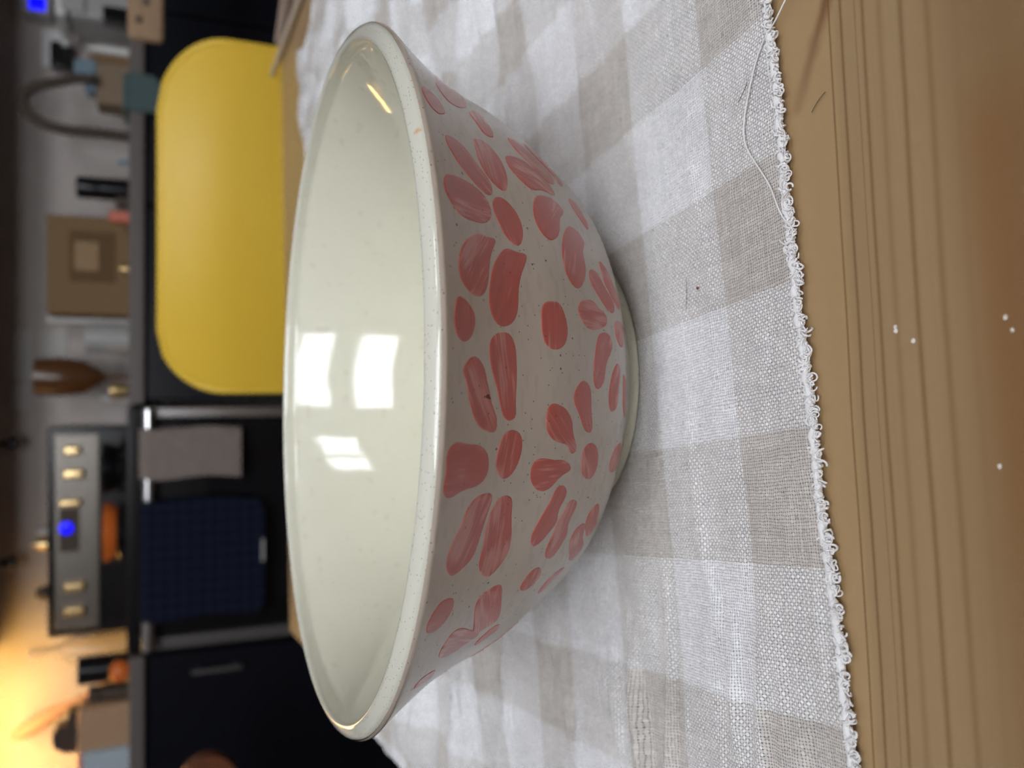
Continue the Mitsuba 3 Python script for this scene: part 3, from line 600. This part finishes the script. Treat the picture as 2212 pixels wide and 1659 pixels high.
for pts, lab in ((((.0762, -.1017), (.0745, -.1003), (.0723, -.098)), 'short dark hair on the cloth near the loose thread'), (((.0294, -.0746), (.0250, -.0749), (.0201, -.0746)), 'short dark hair on the white check before the bowl'), (((.0660, -.1265), (.0645, -.1240), (.0626, -.1222)), 'short dark hair on the bare wood beyond the fringe')):
    z = .0013 if pts[0][1] > -.12 else -.0009
    tag(add('hair', tube(smoothpts([(x, y, z) for x, y in pts], 10), .00008, 5), 'hair', smooth=True), lab, 'hair')
for (x, y, r, m), lab in zip(((.0099, -.146, .0007, 'crumb_white'), (.0108, -.1458, .0006, 'crumb_white'), (.0077, -.1504, .0007, 'crumb_white'), (.0110, -.1702, .0006, 'crumb_white'), (.0086, -.1715, .0005, 'crumb_white'), (-.0161, -.1691, .0006, 'crumb_white'), (.0259, -.0795, .0006, 'crumb_red')),
        ('white crumb nearest the fringe on the bare wood', 'white crumb touching the one nearest the fringe', 'white crumb farther from the fringe than the two touching crumbs', 'larger of two white crumbs on the darkened wood at the right edge of the photo', 'smaller of two white crumbs on the darkened wood at the right edge of the photo', 'single white crumb on the bare wood, lowest in the photo', 'dark red crumb on the checked cloth before the bowl')):
    r *= .62; s_ = trimesh.creation.icosphere(subdivisions=1, radius=r); s_.vertices = s_.vertices*[1.3, 1, .7] + rng.normal(0, r*.18, s_.vertices.shape) + [x, y, (TZ if y < -.125 else .0006) + r*.75]
    tag(add('crumb', s_, m), lab, 'crumb')
# two sticks lying over the far edge of the table
for (pa, pb, r, m, lab) in (((661, -40), (588, 163), .0042, 'stick_wood', 'pale thin wooden stick reaching over the far table edge'), ((627, -60), (604, 95), .0075, 'stick_brown', 'dull brown wider stick beside the pale stick on the far table edge')):
    def onz(px, py, z):
        u, v = (829.5 - py)/FPX, (1106 - px)/FPX; tt = (z - CH)/(v*cth - sth); return np.array([CX + u*tt, -CD + (cth + v*sth)*tt, z])
    z = TZ + r + .0006
    a, b = onz(*pa, z), onz(*pb, z); d = (b - a)/np.linalg.norm(b - a); a = a - d*.16
    tag(add('wooden_stick', tube([a, a + d*.004, a + (b - a)*.5, b - d*.004, b], [r*.7, r, r, r*.9, r*.6], 14), m, smooth=True), lab, 'stick')

# ---------------------------------------------------------------- the bowl
H, HF, RR, TX, TY = .08969, .01043, .110, -.0199, .0083
zk = HF + (H - .004 - HF)*np.array([0, .12, .27, .5, .75, 1.0])
OUT = PchipInterpolator(zk, [.0563, .0704, .0789, .0895, .0974, .110])
def tilt(v):
    v = np.array(v, float); v[:, 2] *= 1 + (TX*v[:, 0] + TY*v[:, 1])/H; return v
def revolve(prof, n=240, wob=0.0, seed=0.0):
    v, f = lathe(prof, n)
    if wob:
        a = np.arctan2(v[:, 1], v[:, 0]); k = np.stack([np.cos(a)*2.2, np.sin(a)*2.2, v[:, 2]*38 + seed], -1)
        g = 1 + wob*(meshkit.fbm(k) + .45*meshkit.fbm(k*3.1))/np.maximum(np.hypot(v[:, 0], v[:, 1]), .03)
        v[:, :2] *= g[:, None]
    return tilt(v), f
bowl = thing('bowl', 'hand-painted ceramic bowl with coral flowers standing on the linen cloth', 'bowl')
def specks(p, k, dens, lo=.10, hi=.24):
    a = dr.atan2(p.y, p.x)*.09; d, _, w = voronoi(a*k, (p.z - Z0 - dr.sqrt(p.x*p.x + p.y*p.y)*dr.select(p.z - Z0 > .0855, 1.0, 0.0))*k)
    return smoothstep(hi, lo, d/(.4 + .9*w))*dr.select(w > 1 - dens, 1.0, 0.0)
def outer_glaze(p, n, uv):
    c = mix((.44, .372, .310), (.39, .325, .268), fbm(p.x*60, p.y*60, p.z*90, 3))
    thin = smoothstep(.035, .012, p.z - Z0)
    c = mix(c, (.46, .42, .39), .4*thin)
    c = mix(c, (.30, .245, .19), .22*smoothstep(.55, .8, noise(p.x*300, p.y*300, p.z*700)))
    c = mix(c, (.08, .06, .05), .85*specks(p, 800, .055, .05, .16))
    return mix(c, (.06, .045, .04), .9*specks(p, 420, .02, .05, .13))
def inner_glaze(p, n, uv):
    c = mix((.66, .64, .525), (.625, .60, .48), fbm(p.x*40, p.y*40, p.z*40, 3))
    r = dr.sqrt(p.x*p.x + p.y*p.y); lip = smoothstep(.1035, .1060, r)
    c = mix(c, (.60, .585, .50), lip)
    c = mix(c, (.52, .48, .38), .35*smoothstep(.80, .9, noise(p.x*260, p.y*260, p.z*260))*(1 - lip))
    c = mix(c, (.07, .055, .045), .85*lip*specks(p, 1250, .13, .05, .2))
    rust = dr.exp(-dr.square((p.x - .0560)/.0007) - dr.square((p.y + .0935)/.0007))
    return mix(c, (.55, .26, .07), .8*rust)
def foot_glaze(p, n, uv):
    c = mix((.86, .83, .66), (.80, .76, .60), fbm(p.x*120, p.y*120, p.z*200, 3))
    return mix(c, (.12, .09, .06), .8*specks(p, 600, .06, .05, .15))
scene['glaze_out'] = {'type': 'roughplastic', 'diffuse_reflectance': proc(outer_glaze), 'alpha': .07, 'int_ior': 1.5, 'nonlinear': False}
scene['glaze_in'] = {'type': 'roughplastic', 'diffuse_reflectance': proc(inner_glaze), 'alpha': .008, 'int_ior': 1.52, 'nonlinear': False}
scene['glaze_foot'] = {'type': 'roughplastic', 'diffuse_reflectance': proc(foot_glaze), 'alpha': .16, 'int_ior': 1.45, 'nonlinear': False}
zo = np.linspace(HF, H - .004, 60); outer = [(.0474, .0041), (.0486, .0045), (.0500, .0053), (.0516, .0067), (.0538, .0086)] + [(float(OUT(z)), z) for z in zo] + [(RR + .0001, H - .0033), (RR - .0002, H - .0026)]
zi = np.linspace(.030, H - .0045, 60)
slope = np.interp(zi, [.030, .038, .047, .062, .069, .085], [.36, .36, .414, .50, .545, .652])
ri_ = .1044 - np.concatenate([np.cumsum((slope*(zi[1] - zi[0]))[::-1])[::-1][1:], [0]])
inn = list(zip(ri_, zi))
bot = [(0, .0172), (.012, .0172), (.024, .0175), (.036, .0184), (.047, .0196), (.0570, .0212), (.0650, .0235), (.0705, .0262), (.0735, .0285)]
lipc = [(.1044, H - .0036), (.1046, H - .0020), (.1049, H - .0009), (.1054, H - .0003), (.1060, H - .0001), (.1068, H - .0003), (.1080, H - .0008), (.1090, H - .0014), (.1096, H - .0020), (RR - .0002, H - .0027)]
add(bowl + '__body', revolve(outer, 240, .00035, 0.0), 'glaze_out', smooth=True)
inner = [p for p in bot] + [p for p in inn if p[1] > .0295] + lipc
vi, fi = revolve(inner, 240, .00022, 9.0); add(bowl + '__interior', (vi, fi[:, ::-1]), 'glaze_in', smooth=True); labels[bowl + '__interior'] = {'label': 'cream glazed inside and speckled rim'}
add(bowl + '__foot', revolve([(.0400, .0016), (.0415, .0004), (.0430, .0001), (.0472, .0001), (.0479, .0007), (.0481, .0020), (.0479, .0034), (.0476, .0043), (.0385, .0043), (.0388, .003), (.0400, .0016)], 160), 'glaze_foot', smooth=40); labels[bowl + '__foot'] = {'label': 'plain pale yellow foot ring'}
# painted petals and flower centres: thin layers of coral glaze on the outside (angle from the front in degrees, height in tenths of a millimetre)
def petal_paint(p, n, uv):
    u, v = uv.x, uv.y
    streak = noise(u*1.6, v*10, 0.0)*.6 + noise(u*3, v*28, 3.0)*.4
    patch = fbm(u*1.2, v*1.6, 5.0, 2)
    w = smoothstep(.50, .72, .42*streak + .58*patch)
    c = mix((.36, .066, .046), (.42, .088, .064), streak)
    c = mix(c, (.50, .24, .20), .6*w)
    return mix(c, (.10, .05, .04), .7*specks(p, 620, .04, .05, .15))
scene['petal_glaze'] = {'type': 'roughplastic', 'diffuse_reflectance': proc(petal_paint), 'alpha': .07, 'int_ior': 1.5, 'nonlinear': False}
PAINT = [
    ('p', [(39.5,847), (40.7,820), (40.8,790), (39.3,775), (37.2,793), (36.1,819), (36.4,839), (37.4,851)]),
    ('p', [(49.8,753), (59.7,672), (59.5,637), (56.4,627), (46.4,688), (45,712), (44.2,748), (45.7,767)]),
    ('p', [(48.6,648), (50.4,614), (48.4,597), (44.7,590), (42.5,606), (42.3,629), (44.6,644), (46.1,654)]),
    ('p', [(32.9,798), (33.8,773), (33.6,734), (31.8,697), (29.6,666), (27.3,671), (26.8,690), (27.3,719), (28.7,766), (30.4,795), (31.6,805)]),
    ('p', [(38.4,682), (39.6,646), (38,614), (34.8,598), (31.7,602), (29.5,621), (29.7,649), (30.8,671), (32.7,689), (36.1,690)]),
    ('p', [(24.5,834), (25.8,811), (26.6,770), (26.8,721), (25.7,689), (23.7,683), (22.2,696), (20.5,758), (20.4,797), (21.2,820), (22.5,838)]),
    ('c', [(27.2,659), (27.8,635), (27.1,611), (25.8,594), (23.6,584), (21.3,591), (20,608), (20.3,633), (21.6,655), (23.7,671), (25.5,674)]),
    ('p', [(38.3,581), (39.9,547), (40.2,499), (39.2,460), (38.1,423), (36.2,411), (35.2,428), (34.5,468), (32.9,519), (34.1,555), (35.7,577)]),
    ('p', [(46.3,533), (47.1,493), (46.4,441), (45.3,394), (42.2,381), (39.9,397), (38.6,429), (39.9,473), (41.8,512), (43.7,529)]),
    ('p', [(51,450), (52.4,408), (50.1,349), (45.4,322), (43.2,349), (45,363), (46.7,403), (48.5,448)]),
    ('p', [(32,502), (33.3,466), (33.9,421), (33,398), (30,422), (27,439), (23.8,473), (23.2,495), (24.4,524), (26.7,534), (29,529)]),
    ('p', [(27.7,413), (29.9,373), (29.8,350), (28.4,330), (25.1,349), (22.3,352), (18.9,365), (16.8,388), (16,410), (16.6,434), (18.5,450), (22,451), (25.4,434)]),
    ('p', [(40.1,330), (41.2,300), (38.1,273), (35,270), (33.5,285), (34.8,305), (36.9,331)]),
    ('p', [(18.3,764), (19.2,736), (19.4,710), (19.5,683), (17.8,696), (16,709), (13.6,718), (11.8,727), (10.4,749), (10.2,766), (10.7,791), (11.7,811), (13,816), (15.1,808), (16.8,790)]),
    ('p', [(18.9,645), (18.9,615), (18.8,585), (17.1,594), (15.1,611), (12.5,624), (9.9,630), (8.2,643), (7.2,670), (7.1,691), (8,712), (9.5,722), (12.1,718), (15,702), (17.1,680)]),
    ('p', [(9.4,823), (9.5,806), (8.8,785), (8,773), (6.1,774), (5.1,783), (4.3,807), (4.8,826), (6.2,837), (7.9,834)]),
    ('c', [(11.6,543), (12.2,515), (12.2,491), (10.8,474), (9.1,466), (7.1,466), (5.3,483), (4.6,510), (4.8,533), (6,552), (8.4,556), (10.3,554)]),
    ('p', [(13.6,402), (14.7,370), (14.9,338), (14,314), (13.2,284), (11.8,280), (10.6,296), (9.3,345), (9.3,382), (10.5,406), (12,415)]),
    ('p', [(22,325), (22.2,298), (20.7,279), (18.6,253), (16.7,231), (14.4,242), (14.4,267), (15.8,296), (17.4,323), (19,340), (20.7,340)]),
    ('p', [(26,265), (25.4,244), (23.9,223), (21.7,210), (20.1,190), (17.4,188), (16.2,204), (17,222), (18.8,245), (20.8,265), (22.9,270)]),
    ('c', [(12.2,241), (13.3,210), (12.8,187), (10.1,191), (8.1,194), (7.3,212), (8.2,231), (9.8,243)]),
    ('p', [(9.3,306), (9.3,279), (8.1,264), (5.8,271), (3.2,296), (0.5,307), (-1.5,326), (-1.7,342), (-0.2,359), (2.4,359), (5.5,347), (8.2,331)]),
    ('p', [(3.5,237), (2.1,226), (-0.5,231), (-4,236), (-6.4,251), (-6.5,265), (-5.1,280), (-2.4,283), (0.3,274), (2.6,256)]),
    ('p', [(-0.2,404), (-0.9,380), (-3.1,369), (-6.3,363), (-9.6,363), (-9.4,378), (-7.4,405), (-5.2,426), (-2.9,444), (-1.1,429)]),
    ('p', [(-3.8,527), (-3.9,499), (-5.2,463), (-7.1,445), (-9.2,436), (-12.4,423), (-12.5,434), (-11.1,453), (-10.1,485), (-8.9,520), (-7.2,539), (-5.1,541)]),
    ('p', [(-12.3,567), (-12,541), (-12.7,499), (-13.6,452), (-15.2,432), (-15.8,461), (-16.8,488), (-17.6,518), (-17.4,536), (-16.2,561), (-14.3,576)]),
    ('c', [(-11.6,367), (-12.6,330), (-14.8,312), (-17.6,311), (-19.2,330), (-18.7,354), (-16.9,381), (-14.6,392), (-12.7,388)]),
    ('p', [(-14.8,192), (-17,169), (-19.4,178), (-21.3,198), (-20.9,225), (-19,244), (-16.7,239), (-15.1,225)]),
    ('p', [(1.3,200), (0.4,186), (-4,182), (-8.9,180), (-7,195), (-2.3,204)]),
    ('p', [(-17.6,468), (-19.3,434), (-20.7,439), (-22.4,453), (-24.8,453), (-26.1,473), (-27.6,504), (-27.6,522), (-26,537), (-23.9,533), (-22,517), (-19.9,497)]),
    ('p', [(-21.7,413), (-23.2,376), (-25.1,387), (-27.3,394), (-29.6,388), (-31.8,404), (-33.4,427), (-32.6,451), (-30.5,467), (-27.9,460), (-25.4,451), (-23,430)]),
    ('p', [(-27.3,263), (-29.1,245), (-32.8,232), (-36.1,232), (-36.8,247), (-33.5,285), (-29.7,302), (-27.8,291)]),
    ('c', [(-30,316), (-32.2,295), (-34.7,290), (-37.5,271), (-41,264), (-42.2,281), (-36.1,341), (-32.9,359), (-30.3,350)]),
    ('c', [(-33.6,478), (-34.9,460), (-36.8,454), (-38.2,475), (-38.1,509), (-36.9,522), (-34.8,516), (-33.6,500)]),
    ('p', [(-42.9,320), (-43.4,363), (-44.6,406), (-43.7,423), (-41.5,408), (-40.7,370)]),
    ('p', [(2.1,796), (2.7,779), (2.4,758), (1.1,741), (-0.7,731), (-2.6,720), (-2,726), (-4.1,707), (-5.7,697), (-6.8,700), (-6.9,717), (-6.4,739), (-5.4,762), (-3.5,781), (-1.7,795), (0.1,806), (0.7,811)]),
    ('p', [(5.7,710), (6.3,683), (6.1,658), (5,645), (3.2,640), (-1,639), (-4,639), (-5.3,640), (-5.7,654), (-5.4,670), (-3.1,691), (-0.6,706), (1.3,719), (3.4,726), (4.8,723)]),
    ('p', [(-8.2,849), (-7.3,830), (-7.7,788), (-8.4,744), (-9.7,721), (-11,714), (-12.7,719), (-13.6,746), (-13.5,784), (-13.7,817), (-13.4,842), (-12.2,853), (-10.4,849)]),
    ('c', [(-7.2,665), (-7.1,640), (-8.1,617), (-9.9,612), (-11.8,619), (-13.4,636), (-13.9,656), (-13.1,679), (-11.1,692), (-9.1,688)]),
    ('p', [(-15.1,738), (-16,691), (-17.7,697), (-19.9,707), (-22.3,716), (-24.5,729), (-25.3,755), (-25.5,779), (-24.3,802), (-22.2,814), (-19.9,803), (-18.1,784), (-16.2,769)]),
    ('p', [(-16.6,666), (-17.1,629), (-19.5,620), (-21.8,613), (-24.5,605), (-27.4,609), (-29.3,631), (-30.1,653), (-28.8,679), (-26.5,698), (-23.9,698), (-20.1,698), (-18.1,688)]),
    ('p', [(-29,782), (-29.9,764), (-31.8,758), (-33.4,771), (-33.8,798), (-32.7,829), (-31.1,839), (-29.8,831), (-28.7,811)]),
    ('p', [(-33.1,607), (-35.8,586), (-39,573), (-42,562), (-44.2,566), (-44.6,598), (-44.9,619), (-40.3,653), (-35.8,671), (-33.8,666), (-33.1,640)]),
    ('p', [(-39.1,696), (-41.7,658), (-46.2,615), (-46.5,638), (-46.8,666), (-46,704), (-44.6,731), (-41.3,755), (-39.6,747), (-38.3,729)]),
    ('p', [(-46.2,544), (-48.6,540), (-49.9,568), (-50.6,596), (-49.4,603), (-47.4,588), (-45.9,565)]),
    ('p', [(-49,730), (-51.2,736), (-48.4,778), (-46.3,808), (-45.5,800), (-46.1,769)]),
]

def on_bowl(ang, z, lift):
    z = np.clip(z, HF + .0003, H - .0042); r = OUT(z); dr_ = OUT(z, 1)
    nrm = 1/np.sqrt(1 + dr_**2); a = np.radians(ang) - math.pi/2
    k = np.stack([np.cos(a)*2.2, np.sin(a)*2.2, z*38], -1)
    r = r*(1 + .00035*(meshkit.fbm(k) + .45*meshkit.fbm(k*3.1))/np.maximum(r, .03))
    r2, z2 = r + lift*nrm, z - lift*nrm*dr_
    return np.stack([r2*np.cos(a), r2*np.sin(a), z2], -1)
def petal(kind, pts, shift=0.0, k=0):
    P = np.array(pts, float); z = P[:, 1]*1e-4; s = np.radians(P[:, 0])*.085; c = np.stack([s, z], -1)
    c = smoothpts(c, 56, True); m_ = c.mean(0); c = m_ + (c - m_)*1.0
    d = c - m_; _, _, Vt = np.linalg.svd(d, full_matrices=False)
    rings = [1.0, .975, .94, .85, .68, .48, .26]; V, UV = [], []
    for q, lift in zip(rings, (.00002, .00016, .00020, .00020, .00020, .00020, .00020)):
        p2 = m_ + d*q; V.append(on_bowl(np.degrees(p2[:, 0]/.085) + shift, p2[:, 1], np.full(len(p2), lift))); UV.append((p2 - m_) @ Vt.T)
    V.append(on_bowl(np.array([np.degrees(m_[0]/.085) + shift]), np.array([m_[1]]), np.array([.00020]))); UV.append(np.zeros((1, 2)))
    V, UV = tilt(np.vstack(V)), np.vstack(UV)*100 + np.array([17.3*k, 9.1*k]); n = len(c); f = []
    for r in range(len(rings) - 1):
        for i in range(n): j = (i + 1) % n; f += [[r*n + i, r*n + j, (r + 1)*n + j], [r*n + i, (r + 1)*n + j, (r + 1)*n + i]]
    L = len(rings) - 1
    f += [[L*n + i, L*n + (i + 1) % n, len(V) - 1] for i in range(n)]
    f = np.array(f); nn = np.cross(V[f[:, 1]] - V[f[:, 0]], V[f[:, 2]] - V[f[:, 0]]).sum(0)
    if nn @ (V.mean(0)*[1, 1, 0]) < 0: f = f[:, ::-1]
    add(bowl + ('__petal' if kind == 'p' else '__flower_centre'), (V, f), 'petal_glaze', smooth=True, uv=UV)
for k, (kind, pts) in enumerate(PAINT): petal(kind, pts, 0.0, k)
for sh in (95, 190, 268):      # the flowers go on around the back
    for k, (kind, pts) in enumerate(PAINT):
        if abs(np.mean([p[0] for p in pts])) < 30 and min(p[1] for p in pts) > 200: petal(kind, pts, sh, k + 60)
